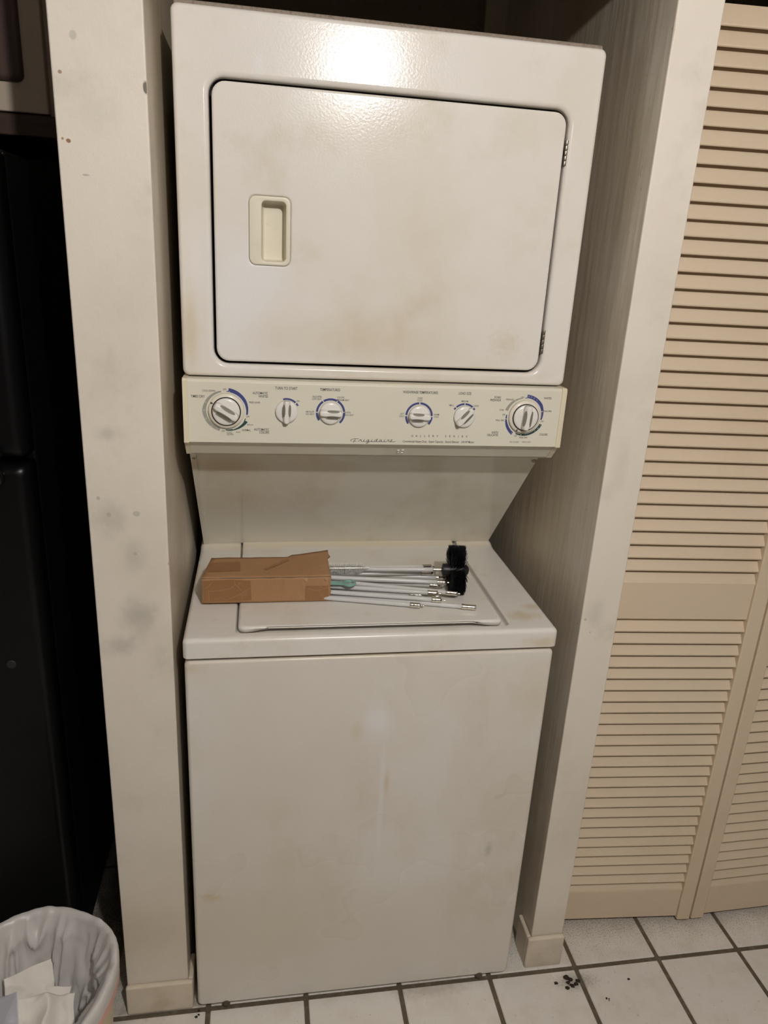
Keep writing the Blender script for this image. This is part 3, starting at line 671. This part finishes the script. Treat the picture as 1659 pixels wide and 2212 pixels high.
# ------------------------------------------------------------------ cardboard box, open at its right end
BX0, BX1, BY0, BY1, BZ0, BZ1 = .0186, .2665, .1295, .2300, ZL + .0016, .9605
BOXR = empty('cardboard_box', ((BX0 + BX1) / 2, .18, BZ0)); tag(BOXR, 'torn brown cardboard box lying open-ended on the washer lid', 'box')
def sheet(name, grid, thick, m='card', parent=BOXR, m2='card_in'):
    # grid[i][j] -> points of the outer skin; a second skin makes the thickness
    ni, nj = len(grid), len(grid[0])
    bm = bmesh.new(); V = [[bm.verts.new(p) for p in row] for row in grid]
    for i in range(ni - 1):
        for j in range(nj - 1): bm.faces.new((V[i][j], V[i + 1][j], V[i + 1][j + 1], V[i][j + 1]))
    ob = from_bm(name, bm, m, parent, smooth=True, wn=False)
    s = ob.modifiers.new('thick', 'SOLIDIFY'); s.thickness = .0026; s.offset = 0
    ob.data.materials.append(M[m2]); s.material_offset_rim = 1
    return ob
NX = 25
def edge_wave(k, seed, amp): return amp * noise.noise(Vector((k * 1.7, seed, 0)))
def wob(x, y, z, s=.0011): return s * noise.noise(Vector((x * 22, y * 22, z * 22)))
def bxe(t, seed): return BX1 + .003 * noise.noise(Vector((t * 9, seed, 0))) + .0012 * noise.noise(Vector((t * 40, seed, 4)))
NJ = 13
front = [[Vector((BX0 + (bxe(j / (NJ - 1), 1.3) - BX0) * i / NX, BY0 - .0008 * math.sin(math.pi * i / NX) + wob(i * .01, j * .004, 1, .0005), BZ0 + (BZ1 - BZ0 + .0012 * noise.noise(Vector((i * .5, 3, 3)))) * j / (NJ - 1))) for j in range(NJ)] for i in range(NX + 1)]
sheet('front_panel', front, -.003)
def topback(i):
    t = i / NX
    base = .2285 + .0015 * noise.noise(Vector((i * .4, 9, 0)))
    if t > .66: base += .0105 + .0145 * min(1, (t - .66) / .3) + .0025 * noise.noise(Vector((i * 1.3, 2, 2)))
    return base
top = [[Vector((BX0 + (t_ := i / NX) * (bxe(j / (NJ - 1) + .3, 5.1) + (.004 if j > 8 else 0) - BX0) + .013 * (1 - t_) * j / (NJ - 1), BY0 + (topback(i) - BY0) * j / (NJ - 1), BZ1 + wob(i * .012, j * .01, 4, .0008) + (.004 * max(0, (t_ - .72) / .28) * j / (NJ - 1)))) for j in range(NJ)] for i in range(NX + 1)]
sheet('top_panel', top, .003)
bot = [[Vector((BX0 + (bxe(j / (NJ - 1), 8.2) + .004 - BX0) * i / NX, BY0 + (BY1 - BY0) * j / (NJ - 1), BZ0 + .0002)) for j in range(NJ)] for i in range(NX + 1)]
sheet('bottom_panel', bot, -.002)
back = [[Vector((BX0 + .012 + (BX1 - .012 - BX0 + .003 * noise.noise(Vector((j * 1.1, 2, 7)))) * i / NX, BY1 - .0025, BZ0 + (BZ1 - .003 - BZ0) * j / (NJ - 1))) for j in range(NJ)] for i in range(NX + 1)]
sheet('back_panel', back, .003)
end = [[Vector((BX0 + .0012 + .0115 * (j / 8), BY0 + .002 + (.2265 - BY0 - .002) * j / 8, BZ0 + .001 + (BZ1 - BZ0 - .004) * i / 6)) for j in range(9)] for i in range(7)]
sheet('end_panel', end, .003)
def patch(name, pts3, m, off):      # thin tape strip following the panel
    bm = bmesh.new(); V = [bm.verts.new(p) for p in pts3]; bm.faces.new(V)
    ob = from_bm(name, bm, m, BOXR, smooth=False, normals=False)
    s = ob.modifiers.new('thick', 'SOLIDIFY'); s.thickness = .0003; s.offset = 0
    return ob
def tf(px, py): p = at_y(px, py, BY0 - .0027); return p
def tt(px, py): p = at_z(px, py, BZ1 + .0022); return p
patch('tape', [tt(*q) for q in ((455, 1216), (519, 1213), (519, 1233), (449, 1235))], 'tape', 0)
patch('tape', [tf(*q) for q in ((440, 1255), (500, 1252), (541, 1255), (543, 1296), (441, 1300))], 'tape', 0)
patch('tape', [tf(*q) for q in ((660, 1266), (709, 1266), (710, 1297), (659, 1298))], 'tape', 0)
patch('tape', [tt(*q) for q in ((571, 1229), (612, 1210), (622, 1207), (624, 1211), (575, 1231))], 'tape', 0)  # dark tear mark in the top panel, laid on as a patch
def crease(pts):
    bm = bmesh.new(); add_tube(bm, pts, .00032, 5); ob = from_bm('tape_crease', bm, 'tape_clear', BOXR)
for pl in (((452, 1278), (480, 1275), (500, 1271), (508, 1262), (506, 1254)), ((508, 1262), (522, 1276)), ((540, 1270), (520, 1283), (500, 1292), (488, 1296), (478, 1291), (461, 1295)), ((440, 1272), (450, 1267), (457, 1259)), ((660, 1270), (680, 1275), (690, 1275), (709, 1269)), ((682, 1258), (693, 1268)), ((450, 1276), (452, 1300))):
    crease([tf(*q) for q in pl])
for pl in (((650, 1240), (668, 1230), (700, 1222)), ((464, 1224), (477, 1216)), ((478, 1222), (500, 1229))): crease([tt(*q) for q in pl])
# torn flaps by the mouth
bm = bmesh.new()
for (q0, q1, q2, q3) in (((655, 1251), (664, 1248), (665, 1257), (660, 1256)), ((700, 1250), (708, 1250), (706, 1255), (702, 1253))):
    ps = [at_y(*q, BY0 - .004) for q in (q0, q1, q2, q3)]
    V = [bm.verts.new(p) for p in ps] + [bm.verts.new(p + Vector((0, .0022, -.0008))) for p in ps]
    bm.faces.new(V[:4]); bm.faces.new(V[4:])
    for k in range(4): bm.faces.new((V[k], V[(k + 1) % 4], V[4 + (k + 1) % 4], V[4 + k]))
from_bm('torn_flap', bm, 'tape_clear', BOXR, smooth=False)

# ------------------------------------------------------------------ nylon rods with metal ends
RR = .0046
RODS = []
def z4(px, py): return (690 + px / 3.95, 1140 + py / 3.95)
def rod(name, s, zs, e, ze, f, t, label, tip=None, r=RR, group='white nylon rods in the cardboard box', cat='rod'):
    # s, e, f, t: measured points of mouth, rod end, ferrule end, thin tip end
    best = None
    for c_ in range(30):              # lift either end until the rod clears the ones already laid down
        for a_ in range(c_ + 1):
            za_, zb_ = zs + .0008 * a_, ze + .0008 * (c_ - a_)
            A = at_z(*z4(*s), za_); B = at_z(*z4(*e), zb_); E_ = at_z(*z4(*(t or f)), zb_)
            S = A - (B - A).normalized() * .055
            sm = [S.lerp(E_, q / 60) for q in range(61)]
            ok = all((p - q).length > 2 * r + .0011 for other in RODS for p in sm for q in other) if RODS else True
            if ok: best = (za_, zb_); break
        if best: break
    zs, ze = best or (zs, ze)
    A = at_z(*z4(*s), zs); B = at_z(*z4(*e), ze); d = (B - A).normalized(); S = A - d * .055
    RODS.append([S.lerp(at_z(*z4(*(t or f)), ze), q / 60) for q in range(61)])
    root = empty(name, (B.x, B.y, B.z)); tag(root, label, cat, group)
    pts = [S.lerp(B, q / 12) for q in range(13)]
    bm = bmesh.new(); add_tube(bm, pts, r, 12); from_bm('rod', bm, 'nylon', root)
    F = B + d * ((at_z(*z4(*f), ze) - B).length)
    bm = bmesh.new(); u = F - B; L_ = u.length
    add_lathe(bm, B - d * .002, d, [(r + .0002, 0), (r + .0008, .0006), (r + .0008, L_ * .30), (r + .0003, L_ * .33), (r + .0008, L_ * .37), (r + .0008, L_ * .66), (r + .0003, L_ * .70), (r + .0008, L_ * .74), (r + .0008, L_ + .0014), (r * .6, L_ + .002)], 16)
    from_bm('ferrule', bm, 'steel', root)
    if t:
        T = (at_z(*z4(*t), ze) - at_z(*z4(*f), ze)).length
        bm = bmesh.new(); add_lathe(bm, F, d, [(.0019, 0), (.0019, .002), (.0016, .0023), (.0020, .003), (.0020, T - .0006), (.0015, T)], 12)
        from_bm('threaded_tip', bm, 'steel', root)
    return root, A, B, d, F
z1 = ZL + RR + .0018; z2 = z1 + .0088; z3 = z2 + .0085; z5 = z3 + .0085
rod('nylon_rod', (95, 600), z1 + .001, (780, 657), z1 + .001, (862, 667), (893, 672), 'front rod of the bundle, nearest the front edge of the lid')
rod('nylon_rod', (95, 575), z1, (1220, 672), z1, (1336, 688), None, 'longest rod, ending farthest right in a plain double-ridged sleeve')
rod('nylon_rod', (95, 548), z2 + .002, (965, 612), z1, (1040, 620), (1075, 627), 'rod with a small threaded end third from the front edge of the lid')
rod('nylon_rod', (95, 532), z1, (918, 582), z1, (1025, 588), None, 'rod lying flat whose dull sleeve sits below the shiny wide one')
rod('nylon_rod', (95, 515), z2, (768, 569), z1, (880, 576), None, 'rod with the shortest reach, plain sleeve among the front rods')
rod('nylon_rod', (95, 500), z2 + .004, (930, 554), z1 + .008, (1010, 557), (1040, 560), 'rod with a wide shiny sleeve just left of the brush tips')
rod('nylon_rod', (95, 455), z2 + .004, (1085, 552), z1 + .008, (1175, 569), (1198, 573), 'rod reaching right under the black brush tips')
rod('nylon_rod', (95, 448), z2, (945, 489), z1 + .004, (1020, 494), (1045, 497), 'rod below the one touching the bristles, with a short bright metal end')
rod('nylon_rod', (95, 425), z3, (1010, 464), z2 + .003, (1085, 468), (1115, 471), 'rod just behind the green ring, metal end touching the lower bristles')
rod('nylon_rod', (95, 388), z2, (1000, 424), z2, (1110, 432), None, 'rod whose long plain metal sleeve points at the lower bristles')
rod('nylon_rod', (95, 393), z3, (880, 386), z2, (965, 390), (992, 393), 'short-reaching rod just in front of the rod carrying the brush')
rod('nylon_rod', (95, 343), z3 + .004, (885, 333), z2, (955, 331), (985, 338), 'white rod at the very back of the bundle, its metal end behind the brush rod')
# rod carrying the black brush
hubz = ZL + .046
BR, A, B, d, F = rod('duct_brush', (95, 352), z5 + .004, (975, 357), hubz - .002, (1050, 357), None, 'round black bristle brush screwed onto a white rod', group='', cat='brush')
if 'group' in BR: del BR['group']
Hc = at_z(985, 1231, hubz); H0 = F.copy(); dd = (at_z(1014, 1231, hubz) - H0); dd.z = 0; HL = dd.length; dd.normalize()
bm = bmesh.new(); add_lathe(bm, H0 - dd * .001, dd, [(.0105, 0), (.0130, .001), (.0132, .014), (.0118, .018), (.0118, HL * .62), (.0128, HL * .66), (.0128, HL * .78), (.0115, HL * .90), (.007, HL * .975), (.0, HL)], 28)
from_bm('hub', bm, 'hub', BR)
bm = bmesh.new(); rnd = random.Random(3)
u_, v_ = Vector((0, 0, 1)), dd.cross(Vector((0, 0, 1)))
def bristle(bm, p0, p1, p2, r):
    q = (p2 - p0); uu, vv = frame_of(q); rows = []
    for p, rr in ((p0, r), (p1, r), (p2, r * .8)):
        rows.append([bm.verts.new(p + (uu * math.cos(2.094 * k) + vv * math.sin(2.094 * k)) * rr) for k in range(3)])
    for a_, b_ in zip(rows, rows[1:]):
        for k in range(3): bm.faces.new((a_[k], a_[(k + 1) % 3], b_[(k + 1) % 3], b_[k]))
    bm.faces.new(rows[-1])
w0, w1 = HL * .28, HL * .74
for row in range(11):
    ax0 = w0 + (w1 - w0) * row / 10
    for tuft in range(20):
        ang = 2 * math.pi * (tuft + .5 * (row % 2)) / 20
        fa = math.atan2(math.sin(ang - R(-40)), math.cos(ang - R(-40))); fb = abs(abs(fa) - math.pi / 2)
        dens = 30 if fb > R(58) else (16 if fb > R(30) else 4)
        for q in range(dens):
            a1 = ang + rnd.gauss(0, .09); sh = rnd.gauss(0, .0010) + (row - 5) * .00015
            rd = u_ * math.cos(a1) + v_ * math.sin(a1); ln = .050 + rnd.uniform(-.0035, .003)
            p0 = H0 + dd * ax0 + rd * .010
            p2 = H0 + dd * (ax0 + sh * 1.6) + rd * ln
            if p2.z < ZL + .0006:
                ex = ZL + .0006 - p2.z; p2.z = ZL + .0006 + rnd.uniform(0, .002); p2 += v_ * (ex * 1.2 * (1 if math.sin(a1) > 0 else -1))
            p1 = (p0 + p2) / 2 + rd * .0015 + dd * (sh * .2)
            bristle(bm, p0, p1, p2, .00042)
o = from_bm('bristles', bm, 'bristle', BR, smooth=False, normals=False); o['kind'] = 'stuff'

# green handled lint brush: ring on a flat stem, white spiral bristles further back
zg = z3 + .012
g0 = at_z(*z4(80, 470), zg); g1 = at_z(*z4(205, 472), zg); gc = at_z(*z4(256, 473), zg)
GB = empty('ring_handle', gc); tag(GB, 'pale green plastic handle with a finger ring sticking out of the cardboard box', 'handle')
dg = (gc - g0).normalized(); vg = Vector((0, 0, 1)).cross(dg)
bm = bmesh.new(); ring = []
n1 = 32
for i in range(n1):
    t = 2 * math.pi * i / n1; cdir = dg * math.cos(t) + vg * math.sin(t)
    ring.append([gc + cdir * (.0103 + .0033 * math.cos(2 * math.pi * k / 10)) + Vector((0, 0, .0033 * math.sin(2 * math.pi * k / 10))) for k in range(10)])
ring.append(ring[0]); add_loft(bm, ring); bmesh.ops.remove_doubles(bm, verts=bm.verts, dist=1e-6)
from_bm('finger_ring', bm, 'green', GB)
def strip(bm, pts, ws, th):
    loops = []
    for p, w_ in zip(pts, ws): loops.append([p + vg * w_ + Vector((0, 0, th)), p - vg * w_ + Vector((0, 0, th)), p - vg * w_ - Vector((0, 0, th)), p + vg * w_ - Vector((0, 0, th))])
    add_loft(bm, loops, True, True); bmesh.ops.bevel(bm, geom=list(bm.edges), offset=.0006, segments=1, affect='EDGES')
bm = bmesh.new(); e1 = gc - dg * .0095
strip(bm, [g0 - dg * .10, g0, e1 - dg * .006, e1], [.0050, .0052, .0056, .0085], .0024); from_bm('stem', bm, 'green', GB)
bm = bmesh.new(); strip(bm, [g0 - dg * .10 + Vector((0, 0, .002)), e1 - dg * .008 + Vector((0, 0, .002))], [.0016, .0016], .0012); from_bm('stem_rib', bm, 'green', GB)
zb = z5 + .012
LB = empty('lint_brush', at_z(*z4(260, 330), zb)); tag(LB, 'slim white spiral bristle brush peeking over the rods behind the box mouth', 'brush')
p0 = at_z(*z4(30, 345), zb); p1 = at_z(*z4(425, 343), zb)
bm = bmesh.new(); add_tube(bm, [p0, p1], .0011, 8); from_bm('twisted_wire', bm, 'steel', LB)
bm = bmesh.new(); dl = (p1 - p0).normalized(); ul, vl = frame_of(dl)
for i in range(420):
    t = i / 420; a = i * .42; tap = min(1, (1 - t) * 5) * .0105
    p = p0.lerp(p1, t); rdv = ul * math.cos(a) + vl * math.sin(a)
    for s in (-1, 1):
        q = p + rdv * s * (tap + rnd.uniform(-.001, .001)) + dl * rnd.uniform(-.001, .001)
        bristle(bm, p, (p + q) / 2, q, .0003)
o = from_bm('bristles', bm, 'white_bristle', LB, smooth=False, normals=False); o['kind'] = 'stuff'

# ------------------------------------------------------------------ waste bin
BC = Vector((-.280, -.246, 0)); BU = Vector((-.45, -.893, 0)).normalized(); BV = Vector((.893, -.45, 0)).normalized()
ZR = .38
def oval(s, z, n=96, rip=None, off=0):
    out = []
    for k in range(n):
        th = 2 * math.pi * k / n; c_, s_ = math.cos(th), math.sin(th)
        a = .190 * s + off; b = .141 * s + off
        p = BC + BU * (a * math.copysign(abs(c_) ** .82, c_)) + BV * (b * math.copysign(abs(s_) ** .82, s_))
        q = Vector((p.x, p.y, z))
        if rip: q = rip(th, q, (BU * c_ + BV * s_))
        out.append(q)
    return out
BIN = empty('waste_bin', BC); tag(BIN, 'beige oval waste bin with a white liner at the lower left corner', 'waste bin')
bm = bmesh.new()
loops = [oval(.78, .001), oval(.79, .004)] + [oval(.79 + .19 * t, .004 + .36 * t) for t in (.25, .5, .75, .95)] + [oval(.975, .352), oval(1.0, .356), oval(1.0, ZR - .004), oval(.99, ZR - .001), oval(.975, ZR - .002), oval(.965, ZR - .012), oval(.93, .25), oval(.78, .012)]
add_loft(bm, loops, True, True); from_bm('bin_body', bm, 'bin', BIN)
# liner: outside cuff, over the rim, down inside with pleats
def liner(th, z, depth):      # radial pull of the film: big slanting pleats plus crumple, always inward of the bin wall
    c_, s_ = math.cos(th), math.sin(th)
    n1 = noise.noise(Vector((c_ * 2.6, s_ * 2.6, z * 5 + 1.3))); n2 = noise.noise(Vector((c_ * 4.2 + z * 5, s_ * 4.2, z * 6 + 4.0)))
    n3 = noise.noise(Vector((c_ * 13, s_ * 13 + z * 12, z * 26 + 8.0))); n4 = noise.noise(Vector((c_ * 30, s_ * 30, z * 60)))
    pl = (1 - min(1, abs(n2) * 3.0)) ** 1.4
    k = min(1, depth / .035)
    return -(.0015 + k * (.010 * (n1 + .7) + .017 * pl + .0035 * (1 - abs(n3) * 2) + .0016 * n4))
bm = bmesh.new(); NT = 240
def lring(s, z, off, depth, zj=0):
    out = []
    for k in range(NT):
        th = 2 * math.pi * k / NT; q = oval_pt(s, th); d = (q - BC); d.z = 0; d.normalize()
        r = off if depth <= 0 else liner(th, z, depth) + off
        wv = zj * noise.noise(Vector((math.cos(th) * 7, math.sin(th) * 7, 2)))
        p = q + d * (r + .0009 * noise.noise(Vector((math.cos(th) * 22, math.sin(th) * 22, z * 40)))); out.append(Vector((p.x, p.y, z + wv)))
    return out
def oval_pt(s, th):
    c_, s_ = math.cos(th), math.sin(th)
    return BC + BU * (.190 * s * math.copysign(abs(c_) ** .82, c_)) + BV * (.141 * s * math.copysign(abs(s_) ** .82, s_))
L_ = [lring(1, ZR - .028, .0040, 0, .003), lring(1, ZR - .016, .0046, 0), lring(1, ZR - .006, .0050, 0, .001), lring(1, ZR + .0005, .0034, 0, .002), lring(1, ZR + .0042, .0008, 0, .004), lring(.99, ZR + .0046, 0, .0, .004), lring(.975, ZR + .003, -.001, .002, .004)]
for q in range(1, 45):
    t = q / 44; z = ZR - .232 * t
    L_.append(lring(.972 - .19 * t, z, -.001, .232 * t + .003, .003))
L_.append(lring(.5, ZR - .242, 0, .1)); L_.append(lring(.1, ZR - .246, 0, 0))
add_loft(bm, L_, False, True); from_bm('bin_liner', bm, 'bag', BIN, wn=False)
bm = bmesh.new(); lp = [oval(1.0, ZR - .024, 96, None, .0012), oval(1.0, ZR - .024, 96, None, .0034), oval(1.0, ZR - .044, 96, None, .0032), oval(1.0, ZR - .044, 96, None, .0008)]
lp.append(lp[0]); add_loft(bm, lp); from_bm('drawstring', bm, 'pink', BIN)

def crumpled(name, loc, sx, sy, amp, seed, rot, label, m='tissue', cat='paper towel', freq=13, fold=1.0):
    n = 34; bm = bmesh.new(); V = []
    rm = Matrix.Rotation(rot[2], 3, 'Z') @ Matrix.Rotation(rot[1], 3, 'Y') @ Matrix.Rotation(rot[0], 3, 'X')
    for i in range(n):
        row = []
        for j in range(n):
            x, y = (i / (n - 1) - .5) * sx, (j / (n - 1) - .5) * sy
            nz = noise.noise(Vector((x * freq, y * freq, seed))); n2 = noise.noise(Vector((x * freq * 2.3, y * freq * 2.3, seed + 3)))
            z = amp * (1 - abs(nz) * 2.4) * fold + amp * .45 * (1 - abs(n2) * 2)
            ex = .035 * sx * noise.noise(Vector((y * 26, seed, 1))); ey = .035 * sy * noise.noise(Vector((x * 26, seed, 2)))
            row.append(bm.verts.new(Vector(loc) + rm @ Vector((x * (1 - .1 * abs(nz)) + ex, y + ey, z))))
        V.append(row)
    for i in range(n - 1):
        for j in range(n - 1): bm.faces.new((V[i][j], V[i + 1][j], V[i + 1][j + 1], V[i][j + 1]))
    ob = from_bm(name, bm, m, None, smooth=True, wn=False)
    s = ob.modifiers.new('thick', 'SOLIDIFY'); s.thickness = .0008
    return tag(ob, label, cat)
zt_ = .245
pA = at_z(62, 2140, zt_ + .03); pB = at_z(115, 2165, zt_ + .012); pC = at_z(100, 2205, zt_ + .02); pD = at_z(8, 2195, zt_ + .03)
crumpled('paper_towel', pA, .085, .072, .009, 2.0, (R(52), R(14), R(38)), 'ribbed paper towel standing up highest in the waste bin')
crumpled('paper_towel', pB, .056, .046, .007, 5.0, (R(20), R(-6), R(-8)), 'flat square paper towel lying to the right in the waste bin')
crumpled('paper_towel', pC, .095, .075, .016, 9.0, (R(18), R(4), R(10)), 'crumpled cream paper towel in front in the waste bin')
crumpled('plastic_film', pD + Vector((.01, -.012, .004)), .040, .075, .006, 12.0, (R(35), R(-15), R(5)), 'grey-blue plastic wrapper at the left in the waste bin', 'plastic_grey', 'wrapper')

# ------------------------------------------------------------------ crumbs of dirt on the tiles
def crumb(px, py, r, label, n=1):
    p = at_z(px, py, .001); bm = bmesh.new()
    for k in range(n):
        q = Vector((p.x + (rnd.gauss(0, r * .9) if n > 1 else 0), p.y + (rnd.gauss(0, r * .7) if n > 1 else 0), 0)); rr = r * (rnd.uniform(.25, .6) if n > 1 else 1)
        res = bmesh.ops.create_icosphere(bm, subdivisions=2, radius=1)
        for v in res['verts']:
            s = 1 + .5 * noise.noise(v.co * 2 + q * 90)
            v.co = Vector((q.x + v.co.x * rr * s, q.y + v.co.y * rr * s * .8, max(.0001, rr * .3 + v.co.z * rr * .45 * s)))
    return tag(from_bm('dirt_crumb', bm, 'dirt', None, smooth=True, wn=False), label, 'dirt')
crumb(1232, 2126, .013, 'dark clump of dirt on the tile in front of the right baseboard', 9)
crumb(1358, 2115, .0032, 'single black crumb on the middle tile by the louvered doors')
crumb(1311, 2157, .005, 'small brown dirt speck on the tile right of the dark clump', 4)
crumb(428, 2190, .006, 'dark blob of dirt by the lower left corner of the washer', 4)
